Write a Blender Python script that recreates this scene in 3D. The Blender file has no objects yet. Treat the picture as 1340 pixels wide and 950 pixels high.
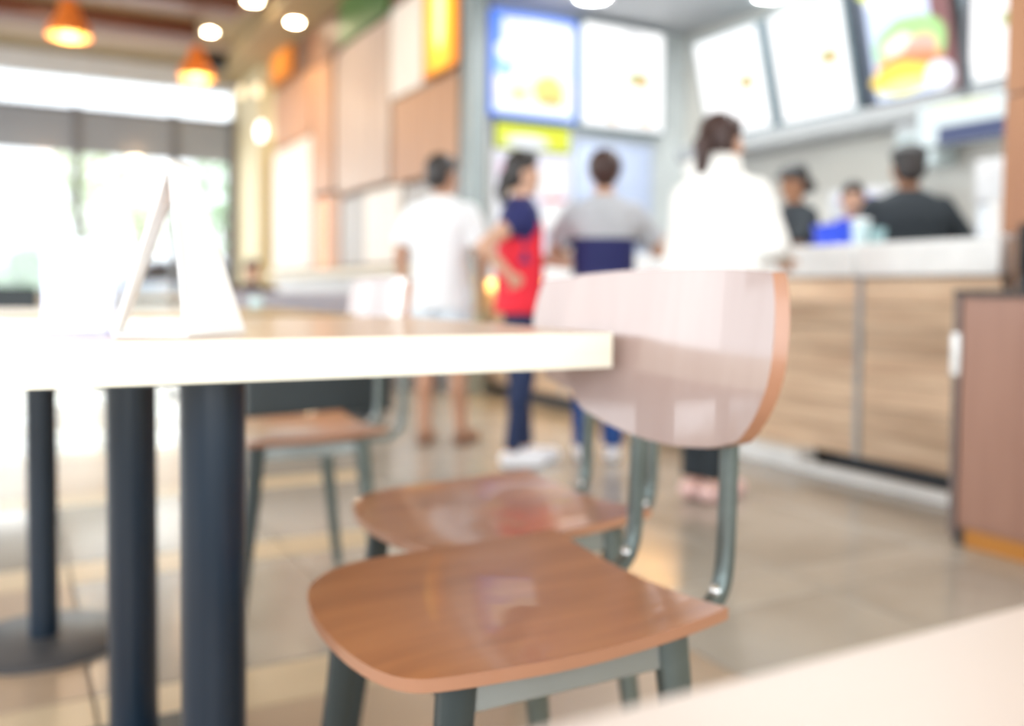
import bpy, bmesh, random, math
from math import sin, cos, pi, radians, sqrt
from mathutils import Vector, Matrix, Euler
random.seed(7)
SC = bpy.context.scene
COL = SC.collection

# ------------------------------------------------------------------ camera
cd = bpy.data.cameras.new('camera'); cam = bpy.data.objects.new('camera', cd); COL.objects.link(cam)
yaw, pitch, roll = radians(-28.4), radians(2.4), radians(.5)
cam.location = (0, 0, .83)
fw = Vector((sin(-yaw)*cos(pitch), cos(yaw)*cos(pitch), -sin(pitch)))
r0 = Vector((cos(yaw), sin(yaw), 0)); u0 = r0.cross(fw)
r_ = cos(roll)*r0 + sin(roll)*u0; u_ = -sin(roll)*r0 + cos(roll)*u0
cam.rotation_euler = Matrix((r_, u_, -fw)).transposed().to_euler()
cd.sensor_width = 36; cd.lens = 1200/1340*36; cd.shift_y = -46/1340
cd.clip_start = .02; cd.clip_end = 200
cd.dof.use_dof = True; cd.dof.focus_distance = .68; cd.dof.aperture_fstop = 2.42
SC.camera = cam

# ------------------------------------------------------------------ world, exposure, daylight, lamps
w = bpy.data.worlds.new('sky'); SC.world = w; w.use_nodes = True
w.node_tree.nodes['Background'].inputs[0].default_value = (.86, .94, 1, 1)
w.node_tree.nodes['Background'].inputs[1].default_value = 2.0
SC.view_settings.view_transform = 'Standard'; SC.view_settings.look = 'None'
SC.view_settings.gamma = 1; SC.view_settings.exposure = .56
def area(name, loc, rot, sx, sy, e, c=(1, 1, 1)):
    l = bpy.data.lights.new(name, 'AREA'); l.shape = 'RECTANGLE'; l.size = sx; l.size_y = sy; l.energy = e; l.color = c
    o = bpy.data.objects.new(name, l); COL.objects.link(o); o.location = loc; o.rotation_euler = [radians(a) for a in rot]
    return o
area('daylight_front_glazing', (-.3, -3.6, 1.9), (90, 0, 0), 7, 3.2, 130, (.93, .97, 1))       # shop front behind the camera, shines +Y
area('daylight_side_glazing', (-4.6, 4.5, 2.0), (90, 0, -90), 14, 3.2, 180, (.95, .98, 1))      # glazed side wall, shines +X
area('daylight_far_glazing', (.9, 14.3, 1.7), (-90, 0, 0), 4, 2.4, 60, (.95, 1, .98))
area('dining_ceiling_area_lamp', (-.6, 4.5, 4.0), (0, 0, 0), 4, 8, 55, (1, .98, .95))  # broad area lamp under the dining ceiling, no panel built
area('counter_lip_light', (3.27, 5.3, .88), (0, -25, 0), .03, 2.4, 9, (1, .66, .25))
area('service_ceiling_area_lamp', (4.2, 3.6, 3.1), (0, 0, 0), 1.0, 5.5, 100, (.97, .99, 1))  # wide area lamp below the service ceiling without a panel of its own

# ------------------------------------------------------------------ materials
MATS = {}
def mat(name, color, rough=.5, metal=0, noise=None, scale=(8, 8, 8), emis=None, es=0, coat=0, rnd=0, spec=None):
    if name in MATS: return MATS[name]
    m = bpy.data.materials.new(name); m.use_nodes = True; MATS[name] = m
    nt = m.node_tree; b = nt.nodes['Principled BSDF']
    b.inputs['Base Color'].default_value = (*color, 1); b.inputs['Roughness'].default_value = rough
    b.inputs['Metallic'].default_value = metal; b.inputs['Coat Weight'].default_value = coat
    if spec is not None: b.inputs['Specular IOR Level'].default_value = spec
    if emis: b.inputs['Emission Color'].default_value = (*emis, 1); b.inputs['Emission Strength'].default_value = es
    tc = nt.nodes.new('ShaderNodeTexCoord'); mp = nt.nodes.new('ShaderNodeMapping'); mp.inputs['Scale'].default_value = scale
    nz = nt.nodes.new('ShaderNodeTexNoise'); nz.inputs['Scale'].default_value = 1.0; nz.inputs['Detail'].default_value = 4
    nt.links.new(tc.outputs['Object'], mp.inputs[0]); nt.links.new(mp.outputs[0], nz.inputs[0])
    c2 = noise if noise else tuple(c*.9 for c in color)
    mx = nt.nodes.new('ShaderNodeMix'); mx.data_type = 'RGBA'
    mx.inputs[6].default_value = (*color, 1); mx.inputs[7].default_value = (*c2, 1)
    rp = nt.nodes.new('ShaderNodeMapRange'); rp.inputs[1].default_value = .35; rp.inputs[2].default_value = .65
    nt.links.new(nz.outputs[0], rp.inputs[0]); nt.links.new(rp.outputs[0], mx.inputs[0])
    out = mx.outputs[2]
    if rnd:
        oi = nt.nodes.new('ShaderNodeObjectInfo'); hs = nt.nodes.new('ShaderNodeHueSaturation')
        r2 = nt.nodes.new('ShaderNodeMapRange'); r2.inputs[3].default_value = 1-rnd; r2.inputs[4].default_value = 1+rnd
        nt.links.new(oi.outputs['Random'], r2.inputs[0]); nt.links.new(r2.outputs[0], hs.inputs['Value'])
        nt.links.new(out, hs.inputs['Color']); out = hs.outputs[0]
        ad = nt.nodes.new('ShaderNodeVectorMath'); ad.operation = 'MULTIPLY_ADD'
        nt.links.new(oi.outputs['Random'], ad.inputs[0]); ad.inputs[1].default_value = (37, 19, 53); nt.links.new(mp.outputs[0], ad.inputs[2])
        nt.links.new(ad.outputs[0], nz.inputs[0])
    nt.links.new(out, b.inputs['Base Color'])
    return m
def glass(name, tint=(1, 1, 1), gl=.08):
    if name in MATS: return MATS[name]
    m = bpy.data.materials.new(name); m.use_nodes = True; MATS[name] = m; nt = m.node_tree
    nt.nodes.remove(nt.nodes['Principled BSDF'])
    t = nt.nodes.new('ShaderNodeBsdfTransparent'); t.inputs[0].default_value = (*tint, 1)
    g = nt.nodes.new('ShaderNodeBsdfGlossy'); g.inputs['Roughness'].default_value = .03
    x = nt.nodes.new('ShaderNodeMixShader'); x.inputs[0].default_value = gl
    nt.links.new(t.outputs[0], x.inputs[1]); nt.links.new(g.outputs[0], x.inputs[2]); nt.links.new(x.outputs[0], nt.nodes['Material Output'].inputs[0])
    return m
def blobs(name, base, items, es=1.0, rough=.4):
    """flat print or backlit picture in UV space: items (cx, cy, rx, ry, colour, 'e' or 'b')"""
    m = bpy.data.materials.new(name); m.use_nodes = True; nt = m.node_tree; b = nt.nodes['Principled BSDF']
    uv = nt.nodes.new('ShaderNodeTexCoord'); nz = nt.nodes.new('ShaderNodeTexNoise'); nz.inputs['Scale'].default_value = 7
    nt.links.new(uv.outputs['UV'], nz.inputs[0])
    wv = nt.nodes.new('ShaderNodeVectorMath'); wv.operation = 'MULTIPLY_ADD'; wv.inputs[1].default_value = (.07, .07, 0)
    nt.links.new(nz.outputs[1], wv.inputs[0]); nt.links.new(uv.outputs['UV'], wv.inputs[2])
    cur = None
    for (cx, cy, rx, ry, c, k) in items:
        s = nt.nodes.new('ShaderNodeVectorMath'); s.operation = 'SUBTRACT'; s.inputs[1].default_value = (cx, cy, 0)
        if k == 'b': nt.links.new(uv.outputs['UV'], s.inputs[0])
        else: s.inputs[1].default_value = (cx+.035, cy+.035, 0); nt.links.new(wv.outputs[0], s.inputs[0])
        d = nt.nodes.new('ShaderNodeVectorMath'); d.operation = 'MULTIPLY'; d.inputs[1].default_value = (1/rx, 1/ry, 0)
        nt.links.new(s.outputs[0], d.inputs[0])
        if k == 'b':
            a = nt.nodes.new('ShaderNodeVectorMath'); a.operation = 'ABSOLUTE'; nt.links.new(d.outputs[0], a.inputs[0])
            sp = nt.nodes.new('ShaderNodeSeparateXYZ'); nt.links.new(a.outputs[0], sp.inputs[0])
            l = nt.nodes.new('ShaderNodeMath'); l.operation = 'MAXIMUM'; nt.links.new(sp.outputs[0], l.inputs[0]); nt.links.new(sp.outputs[1], l.inputs[1]); lo = l.outputs[0]
        else:
            l = nt.nodes.new('ShaderNodeVectorMath'); l.operation = 'LENGTH'; nt.links.new(d.outputs[0], l.inputs[0]); lo = l.outputs['Value']
        r = nt.nodes.new('ShaderNodeMapRange'); r.inputs[1].default_value = 1.06; r.inputs[2].default_value = .9 if k != 'b' else 1.0
        nt.links.new(lo, r.inputs[0])
        x = nt.nodes.new('ShaderNodeMix'); x.data_type = 'RGBA'; x.inputs[7].default_value = (*c, 1)
        if cur is None: x.inputs[6].default_value = (*base, 1)
        else: nt.links.new(cur, x.inputs[6])
        nt.links.new(r.outputs[0], x.inputs[0]); cur = x.outputs[2]
    b.inputs['Roughness'].default_value = rough
    if es > 0:
        b.inputs['Base Color'].default_value = (.02, .02, .02, 1); nt.links.new(cur, b.inputs['Emission Color']); b.inputs['Emission Strength'].default_value = es
    else: nt.links.new(cur, b.inputs['Base Color'])
    return m

# ------------------------------------------------------------------ mesh helpers
def box(bm, x0, y0, z0, x1, y1, z1, bev=0):
    v = [bm.verts.new(p) for p in ((x0, y0, z0), (x1, y0, z0), (x1, y1, z0), (x0, y1, z0), (x0, y0, z1), (x1, y0, z1), (x1, y1, z1), (x0, y1, z1))]
    fs = [bm.faces.new([v[i] for i in f]) for f in ((3, 2, 1, 0), (4, 5, 6, 7), (0, 1, 5, 4), (1, 2, 6, 5), (2, 3, 7, 6), (3, 0, 4, 7))]
    if bev:
        es = list({e for f in fs for e in f.edges}); bmesh.ops.bevel(bm, geom=es, offset=bev, segments=2, affect='EDGES', profile=.5)
def rings(bm, rs, cap=True):
    L = [[bm.verts.new(p) for p in r] for r in rs]; n = len(L[0])
    for a, b in zip(L, L[1:]):
        for i in range(n): bm.faces.new((a[i], a[(i+1) % n], b[(i+1) % n], b[i]))
    if cap: bm.faces.new(L[0][::-1]); bm.faces.new(L[-1])
def frame(d):
    d = d.normalized(); a = Vector((0, 0, 1)) if abs(d.z) < .9 else Vector((1, 0, 0))
    x = d.cross(a).normalized(); return x, x.cross(d).normalized()*-1
def ring(c, x, y, rx, ry, n=16, sq=0):
    out = []
    for i in range(n):
        a = 2*pi*i/n; ca, sa = cos(a), sin(a)
        if sq: ca = math.copysign(abs(ca)**sq, ca); sa = math.copysign(abs(sa)**sq, sa)
        out.append(Vector(c)+x*rx*ca+y*ry*sa)
    return out
def cyl(bm, p0, p1, r0, r1=None, n=20):
    p0, p1 = Vector(p0), Vector(p1); x, y = frame(p1-p0); r1 = r0 if r1 is None else r1
    rings(bm, [ring(p0, x, y, r0, r0, n), ring(p1, x, y, r1, r1, n)])
def capsule(bm, p0, p1, r0, r1, n=14):
    p0, p1 = Vector(p0), Vector(p1); d = (p1-p0); x, y = frame(d); d.normalize(); rs = []
    for k in range(1, 5): a = pi/2*k/4; rs.append(ring(p0-d*r0*cos(a), x, y, r0*sin(a), r0*sin(a), n))
    for k in range(0, 4): a = pi/2*k/4; rs.append(ring(p1+d*r1*sin(a), x, y, r1*cos(a), r1*cos(a), n))
    rings(bm, rs)
def ell(bm, c, r, rot=None, n=16):
    M = Matrix.Translation(c) @ (rot.to_4x4() if rot else Matrix.Identity(4)) @ Matrix.Diagonal((*r, 1))
    bmesh.ops.create_uvsphere(bm, u_segments=n, v_segments=n//2+2, radius=1, matrix=M)
def tube(bm, pts, rx, ry=None, n=10, side=None, sq=0):
    """sweep of an oval or (sq<1) squared section; side = fixed width direction"""
    ry = rx if ry is None else ry; pts = [Vector(p) for p in pts]; rs = []
    for i, p in enumerate(pts):
        d = (pts[min(i+1, len(pts)-1)]-pts[max(i-1, 0)]).normalized()
        if side is not None: x = Vector(side); y = d.cross(x).normalized()
        else: x, y = frame(d)
        f = rx[i] if isinstance(rx, (list, tuple)) else rx; g = ry[i] if isinstance(ry, (list, tuple)) else ry
        rs.append(ring(p, x, y, f, g, n, sq))
    rings(bm, rs)
def smoothpath(pts, k=6):
    P = [Vector(p) for p in pts]; out = []
    for i in range(len(P)-1):
        a, b, c, d = P[max(i-1, 0)], P[i], P[i+1], P[min(i+2, len(P)-1)]
        for j in range(k):
            t = j/k; out.append(.5*((2*b)+(c-a)*t+(2*a-5*b+4*c-d)*t*t+(3*b-a-3*c+d)*t**3))
    return out+[P[-1]]
def obj(name, bm, m, parent=None, smooth=False, loc=None):
    bmesh.ops.recalc_face_normals(bm, faces=bm.faces)
    me = bpy.data.meshes.new(name); bm.to_mesh(me); bm.free()
    for x in (m if isinstance(m, (list, tuple)) else [m]): me.materials.append(x)
    if smooth:
        for p in me.polygons: p.use_smooth = True
        try: me.set_sharp_from_angle(angle=radians(40))
        except Exception: pass
    o = bpy.data.objects.new(name, me); COL.objects.link(o)
    if parent: o.parent = parent
    if loc: o.location = loc
    return o
def B(): return bmesh.new()
def bx(name, c, m, parent=None, bev=0, smooth=False):
    b = B(); box(b, *c, bev=bev); return obj(name, b, m, parent, smooth)
def tag(o, label, cat, group=None):
    o['label'] = label; o['category'] = cat
    if group: o['group'] = group
    return o
def thing(name, label, cat, loc=(0, 0, 0), rz=0, group=None):
    o = bpy.data.objects.new(name, None); COL.objects.link(o); o.location = loc; o.rotation_euler = (0, 0, radians(rz))
    o.empty_display_size = .1
    return tag(o, label, cat, group)
def setting(name, c=None, m=None):
    if c: o = bx(name, c, m)
    else: o = bpy.data.objects.new(name, None); COL.objects.link(o)
    o['kind'] = 'structure'; return o
def dup(root, loc, rz, label, group=None):
    r = root.copy(); COL.objects.link(r); r.location = loc; r.rotation_euler = (0, 0, radians(rz)); r['label'] = label
    if group: r['group'] = group
    def rec(a, b):
        for ch in list(a.children):
            c = ch.copy(); COL.objects.link(c); c.parent = b; rec(ch, c)
    rec(root, r); return r
def inst(o, parent, loc):
    c = o.copy(); COL.objects.link(c); c.parent = parent; c.location = loc; return c
def picture(name, corners, m, parent=None):
    """flat printed or lit face with UV 0..1; corners bottom-left, bottom-right, top-right, top-left"""
    b = B(); v = [b.verts.new(p) for p in corners]; f = b.faces.new(v); uvl = b.loops.layers.uv.new('UVMap')
    for l, uv in zip(f.loops, ((0, 0), (1, 0), (1, 1), (0, 1))): l[uvl].uv = uv
    me = bpy.data.meshes.new(name); b.to_mesh(me); b.free(); me.materials.append(m)
    o = bpy.data.objects.new(name, me); COL.objects.link(o); o.parent = parent; return o

# palette
white = mat('white_paint', (.85, .86, .86), .5)
cream = mat('cream_plaster', (0.594, 0.504, 0.324), .7, noise=(0.558, 0.468, 0.297), scale=(2, 2, 2))
ochre = mat('ochre_door_paint', (.42, .28, .06), .6)
grey_frame = mat('grey_window_frame', (.16, .16, .17), .4)
post_grey = mat('grey_green_post', (.27, .31, .31), .35)
grey_glass = mat('frosted_grey_fascia', (0.299, 0.317, 0.343), .18, noise=(0.273, 0.29, 0.317), scale=(1, 1, 1))
ceil_beige = mat('beige_ceiling', (0.336, 0.248, 0.128), .7, noise=(0.288, 0.208, 0.104), scale=(.6, .6, .6))
ceil_pink = mat('pinkish_ceiling', (0.368, 0.264, 0.192), .7, noise=(0.32, 0.232, 0.16), scale=(.6, .6, .6))
beam_red = mat('red_brown_timber', (0.143, 0.0413, 0.015), .5, noise=(0.105, 0.03, 0.0112), scale=(2, 20, 20))
svc_white = mat('service_ceiling_white', (0.495, 0.513, 0.531), .6)
kitchen = mat('kitchen_wall_tile', (0.589, 0.57, 0.513), .35, noise=(0.541, 0.522, 0.475), scale=(3, 3, 3))
menuwall = mat('pale_green_grey_wall', (0.594, 0.63, 0.621), .5)
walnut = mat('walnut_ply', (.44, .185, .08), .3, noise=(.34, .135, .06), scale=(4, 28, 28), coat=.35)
walnut_back_sheen = mat('walnut_ply_back_sheen', (0.437, 0.328, 0.302), .2, noise=(0.412, 0.302, 0.277), scale=(26, 26, 2), coat=.6)  # seat walnut paled to lavender: window reflection put into the colour
walnut_rim = mat('walnut_ply_rim', (0.43, 0.206, 0.12), .3, coat=.3)
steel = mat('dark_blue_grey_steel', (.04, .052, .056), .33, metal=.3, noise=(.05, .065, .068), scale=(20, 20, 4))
rail_steel = mat('brushed_rail_steel', (.42, .47, .48), .22, metal=.7)
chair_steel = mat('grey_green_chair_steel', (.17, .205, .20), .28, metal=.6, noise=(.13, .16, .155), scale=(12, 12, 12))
bolt_m = mat('bright_steel', (.8, .8, .8), .2, metal=.9)
blue_steel = mat('blue_black_post', (0.0051, 0.0187, 0.0382), .28, noise=(0.0034, 0.0119, 0.0255), scale=(4, 4, 2))
table_top = mat('birch_laminate', (0.644, 0.46, 0.331), .3, noise=(0.57, 0.405, 0.285), scale=(3, 22, 3), coat=.2)
table_edge = mat('pale_birch_edge', (.93, .88, .74), .4, noise=(.91, .85, .69), scale=(3, 3, 60))
oak = mat('pale_oak_board', (.80, .60, .42), .45, noise=(.56, .38, .25), scale=(14, 2.2, 26), rnd=.24)
cabinet_brown = mat('reddish_walnut_laminate', (0.342, 0.18, 0.126), .35, noise=(0.288, 0.144, 0.099), scale=(14, 14, 1.2))
dark_trim = mat('dark_brown_trim', (.035, .025, .02), .4)
orange_trim = mat('orange_wood_plinth', (.5, .2, .03), .5)
black = mat('black_plastic', (.012, .012, .013), .4)
dark_grey = mat('dark_grey_recess', (.06, .065, .075), .6)
lav = mat('lavender_grey_vinyl', (0.383, 0.365, 0.408), .4)
navy_seat = mat('dark_teal_vinyl', (.02, .03, .035), .4)
skin = mat('skin_tan', (0.468, 0.255, 0.162), .5, noise=(0.425, 0.221, 0.136), scale=(10, 10, 10))
skin2 = mat('skin_light', (0.612, 0.365, 0.255), .5, noise=(0.561, 0.323, 0.221), scale=(10, 10, 10))
skin3 = mat('skin_brown', (.34, .16, .085), .5, noise=(.3, .14, .07), scale=(10, 10, 10))
hairm = mat('black_hair', (.012, .010, .010), .45, noise=(.03, .022, .02), scale=(60, 60, 6))
hairb = mat('dark_brown_hair', (.03, .013, .011), .45, noise=(.06, .025, .02), scale=(60, 60, 6))
eyem = mat('dark_eye', (.02, .015, .012), .1)
acrylic = mat('white_acrylic', (.93, .93, .93), .25)

# ------------------------------------------------------------------ the setting
YW, XP, YM, XK = 14.5, 3.15, 6.7, 5.4
# floor: a grout bed with every tile laid on it
floor = setting('floor', (-6, -4, -.12, 6.6, 15, -.012), mat('floor_grout', (.30, .26, .22), .8))
tile_g = mat('pale_grey_stone_tile', (0.445, 0.405, 0.35), .17, noise=(0.35, 0.31, 0.26), scale=(2.2, 2.2, 2.2), rnd=.12)
tile_w = mat('warm_beige_stone_tile', (0.487, 0.353, 0.235), .3, noise=(0.403, 0.294, 0.202), scale=(2.2, 2.2, 2.2), rnd=.12)
tile_c = mat('cream_stone_strip', (0.636, 0.499, 0.327), .3, noise=(0.568, 0.447, 0.292), scale=(2, 6, 2), rnd=.06)
tp = {}
def tile(w_, d_, m, x, y):
    k = (w_, d_, m.name)
    if k not in tp:
        b = B(); box(b, 0, 0, -.014, w_, d_, 0, bev=.002); o = obj('floor_tile', b, m, floor, loc=(x, y, 0)); tp[k] = o
    else: inst(tp[k], floor, (x, y, 0))
for j in range(0, 9):
    for i in range(-6, 5):
        x = .13+.62*i
        if j > 5 and (x > 3.0): continue
        if x > 2.9: continue
        warm = (j < 2 and x < 1.2) or random.random() < .12
        tile(.614, .794, tile_w if (warm and x < 1.3) else tile_g, x, j+.003)
        tile(.614, .194, tile_c if x < 1.3 else tile_g, x, j+.803)
# far strip of floor where single tiles can no longer be told apart
b = B()
for j in range(9, 15):
    for i in range(-6, 5): box(b, .13+.62*i, j+.003, -.014, .744+.62*i, j+.797, 0); box(b, .13+.62*i, j+.803, -.014, .744+.62*i, j+.997, 0)
o = obj('distant_floor_tiles', b, tile_g, floor); o['kind'] = 'stuff'
b = B()
for j in range(0, 9): box(b, 3.23, j+.003, -.014, 6.3, j+.997, 0)
o = obj('kitchen_floor_tiles', b, tile_g, floor); o['kind'] = 'stuff'

ceiling = setting('ceiling', (-6, -4, 4.1, 3.15, 15, 4.25), ceil_beige)
bx('soffit_panel', (-4.8, 7.5, 4.06, 2.5, 11.2, 4.1), ceil_pink, ceiling)
bx('soffit_panel', (-4.8, 12.75, 4.05, 2.9, 13.6, 4.1), ceil_pink, ceiling)
for y0, x1 in ((11.95, 2.0), (10.55, 2.25), (8.6, 2.6)):
    t = setting('trim_%d' % (1 if y0 == 11.95 else 2 if y0 == 10.55 else 3), (-4.8, y0, 3.9, x1, y0+.42, 4.098), beam_red)
bx('cove_trim', (2.6, 7.0, 3.9, 3.14, 14.45, 4.1), ceil_beige, ceiling)
setting('ceiling_service', (3.15, -1, 3.15, 6.3, 6.85, 4.25), svc_white)

# far glazed wall (Y = 14.5)
wall_far = setting('wall_far')
header = mat('pale_header', (.62, .62, .62), .6)
bx('header', (-5, YW, 3.80, 3.15, YW+.2, 4.1), header, wall_far)
bx('clerestory_sill', (-5, YW, 3.30, 3.15, YW+.2, 3.37), grey_frame, wall_far)
bx('side_pier', (2.96, YW, 0, 3.15, YW+.2, 3.82), cream, wall_far)
xs = [-5.0, -3.55, -2.1, -.66, .78, 2.10, 2.93]
for k, (a, c) in enumerate(zip(xs, xs[1:])):
    bx('fascia_panel', (a+.05, YW+.02, 2.72, c-.05, YW+.10, 3.30), grey_glass, wall_far)
    wd = setting('window_%d' % (k+1))
    bx('mullion', (c-.05, YW-.02, 0, c+.05, YW+.14, 3.40), grey_frame, wd)
    bx('bottom_rail', (a+.05, YW, .0, c-.05, YW+.1, .10), grey_frame, wd)
    bx('pane', (a+.05, YW+.05, .10, c-.05, YW+.062, 2.72), glass('window_glass'), wd)
    bx('clerestory_pane', (a+.05, YW+.05, 3.37, c-.05, YW+.062, 3.80), glass('window_glass'), wd)

# patchwork wall (X = 3.15) with its boards
wall_right = setting('wall_right')
bx('backing', (XP+.02, 6.62, 0, XP+.2, YW, 4.1), mat('brown_backing', (.20, .13, .09), .7), wall_right)
pm = {
 'peach': mat('peach_stained_board', (0.47, 0.252, 0.134), .5, noise=(0.37, 0.185, 0.101), scale=(10, 10, .9), rnd=.04),
 'brown': mat('brown_stained_board', (0.165, 0.0825, 0.0488), .5, noise=(0.135, 0.0675, 0.0375), scale=(10, 10, .9)),
 'pale': mat('whitewashed_board', (.72, .66, .60), .5, noise=(.66, .59, .53), scale=(10, 10, .9)),
 'grey': mat('grey_stained_board', (0.378, 0.351, 0.342), .5, noise=(0.324, 0.297, 0.288), scale=(10, 10, .9)),
 'rose': mat('rose_washed_board', (0.504, 0.378, 0.302), .5, noise=(0.42, 0.294, 0.227), scale=(10, 10, .9)),
 'green': mat('green_board', (0.042, 0.119, 0.0385), .4, noise=(0.07, 0.154, 0.035), scale=(1, 1, 1)),
 'orange': mat('orange_lacquer_board', (.80, .27, .03), .4),
}
PAN = [('brown', 10.80, 11.60, 3.48, 4.09, .03), ('peach', 10.87, 12.62, 2.69, 3.45, .03), ('pale', 10.80, 12.64, 1.07, 2.64, .05),
 ('brown', 9.78, 10.74, 3.42, 4.09, .02), ('peach', 9.97, 10.78, 1.93, 3.38, .04), ('orange', 10.16, 10.62, 1.06, 1.86, .04), ('peach', 9.75, 10.14, 1.06, 1.86, .03), ('rose', 10.66, 10.78, 1.06, 1.88, .03),
 ('green', 8.25, 9.74, 3.43, 4.09, .05), ('rose', 8.18, 9.70, 1.85, 3.38, .05), ('grey', 8.95, 9.70, 1.07, 1.78, .03), ('pale', 7.88, 8.90, 1.07, 1.78, .05),
 ('pale', 7.36, 8.15, 2.585, 3.40, .06), ('brown', 7.36, 8.20, 3.43, 4.09, .03), ('peach', 6.62, 8.10, 1.80, 2.56, .05), ('grey', 6.62, 7.84, 1.05, 1.74, .03),
 ('brown', 6.62, 7.30, 3.52, 4.09, .03), ('rose', 9.73, 9.95, 1.92, 3.38, .02)]
for n_, y0, y1, z0, z1, dp in PAN:
    k = max(1, round((y1-y0)/.26)); s = (y1-y0)/k
    for i in range(k): bx('wall_board', (XP-dp, y0+i*s+(.004 if i else .02), z0, XP+.03, y0+(i+1)*s-(.004 if i < k-1 else .02), z1), pm[n_], wall_right)
bx('wall_ledge', (XP-.12, 6.62, .96, XP+.02, 12.7, 1.03), mat('cream_ledge', (.72, .64, .50), .5), wall_right)
bx('wainscot', (XP-.02, 6.62, 0, XP+.02, 12.7, .96), mat('pale_grey_wainscot', (.55, .53, .52), .5), wall_right)
bx('pilaster', (XP-.14, 12.98, 0, XP+.02, 14.5, 4.1), cream, wall_right)
bx('pilaster', (XP-.03, 12.64, 0, XP+.02, 12.78, 4.1), cream, wall_right)
door = setting('door_1', (XP-.03, 12.78, 0, XP+.02, 12.98, 2.95), ochre)
bx('door_head', (XP-.03, 12.78, 2.95, XP+.02, 12.98, 4.1), cream, wall_right)
setting('trim_4', (3.10, 6.44, 0, 3.24, 6.60, 4.1), post_grey); setting('trim_6', (3.09, 6.60, 0, 3.2, 6.64, 4.1), dark_trim)

# menu wall (Y = 6.7), kitchen wall (X = 5.4), walls nobody sees in the picture
setting('wall_menu', (3.15, YM, 0, 6.3, YM+.15, 3.2), menuwall)
setting('wall_kitchen', (XK, -1, 0, XK+.15, YM, 3.2), kitchen)
setting('wall_left', (-5.2, -4, 0, -5, 15, .5), cream)
setting('wall_near', (-5, -4.2, 0, 6.3, -4, .4), cream)
setting('wall_near_right', (3.15, -4, 0, 3.35, .9, 3.2), cream)
# pillar of stained boards at the right end of the counter
pil = setting('wall_pillar', (3.23, 1.3, 0, 3.8, 2.10, 3.15), mat('pillar_core', (.3, .16, .09), .6))
pb = mat('orange_brown_board', (0.44, 0.211, 0.0968), .45, noise=(0.352, 0.158, 0.0792), scale=(10, 10, .9), rnd=.12)
pp = mat('pale_pink_board', (.62, .46, .36), .45, noise=(.54, .38, .29), scale=(10, 10, .9), rnd=.08)
for z0, z1, ms in ((1.05, 1.55, (pb, pb, pp, pb)), (1.56, 2.0, (pb, pp, pp, pb)), (2.01, 3.1, (pb, pp, pb, pp))):
    for i, m_ in enumerate(ms):
        y1 = 2.10-i*.2; bx('pillar_board', (3.2, y1-.196 if i else y1-.10, z0, 3.23, y1+(.0 if i else .03), z1), m_, pil)
        if i == 0: bx('pillar_board', (3.2, y1-.196, z0, 3.228, y1-.104, z1), pp if z0 > 2 else m_, pil)

# ------------------------------------------------------------------ outside the far windows
setting('ground_outside', (-30, 15, -.15, 30, 60, -.05), mat('pale_paving', (.66, .66, .63), .8, noise=(.6, .6, .58), scale=(.4, .4, .4)))
leaf1 = mat('bush_leaves', (.36, .56, .32), .6, noise=(.45, .62, .4), scale=(3, 3, 3)); leaf2 = mat('yellow_green_leaves', (.68, .72, .46), .6, noise=(.55, .65, .4), scale=(3, 3, 3))
bark = mat('bark', (.12, .08, .06), .8)
def foliage(c, r, n, m, parent=None, name='foliage'):
    b = B(); rnd = random.Random(int(c[0]*100+c[2]*10))
    for i in range(n):
        a = rnd.uniform(0, 2*pi); h = rnd.uniform(-1, 1); q = rnd.random()**.4; s = sqrt(1-h*h)
        p = Vector((c[0]+r[0]*q*s*cos(a), c[1]+r[1]*q*s*sin(a), c[2]+r[2]*q*h)); e = Euler((rnd.uniform(0, 6), rnd.uniform(0, 6), 0)).to_matrix()
        z = rnd.uniform(.10, .2)
        v = [b.verts.new(p+e @ Vector(k)*z) for k in ((-1, 0, 0), (0, -.45, .1), (1, 0, 0), (0, .45, .1))]; b.faces.new(v)
    o = obj(name, b, m, parent)
    if parent: o['kind'] = 'stuff'
    return o
def tree(x, y, h, r, m, label):
    t = thing('tree', label, 'tree', (x, y, -.05), group='trees outside the far windows')
    b = B(); tube(b, smoothpath([(0, 0, 0), (.05, 0, h*.3), (-.05, .05, h*.6)], 4), .12, n=10); tube(b, [(0, 0, h*.4), (.5, .1, h*.75)], .05, n=8); tube(b, [(0, 0, h*.45), (-.5, .1, h*.8)], .05, n=8)
    obj('trunk', b, bark, t, True); foliage((0, 0, h*.7), (r, r*.7, h*.32), 300, m, t)
tree(1.4, 22.5, 4.2, 1.0, leaf2, 'yellow-green tree outside, seen left of the white table sign')
tree(4.6, 23.5, 4.6, 1.2, leaf1, 'darker green tree outside, seen right of the white table sign')
tree(3.0, 26.5, 4.4, 1.3, leaf2, 'farthest pale green tree outside, seen behind the top of the table sign')
for x, y, l in ((.2, 17.6, 'clipped green bush outside the leftmost pane in the picture'), (-.75, 17.9, 'low green bush at the left picture edge outside the glass')):
    t = thing('bush', l, 'bush', (x, y, -.05), group='bushes outside the far windows')
    b = B(); tube(b, [(0, 0, 0), (0, 0, .5)], .04, n=8); obj('stem', b, bark, t); foliage((0, 0, .95), (.48, .4, .62), 380, leaf1, t)
wl = setting('trim_5', (-8, 16.6, -.05, 4.6, 16.75, .75), mat('pale_blue_low_wall', (.62, .70, .72), .6))
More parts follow.
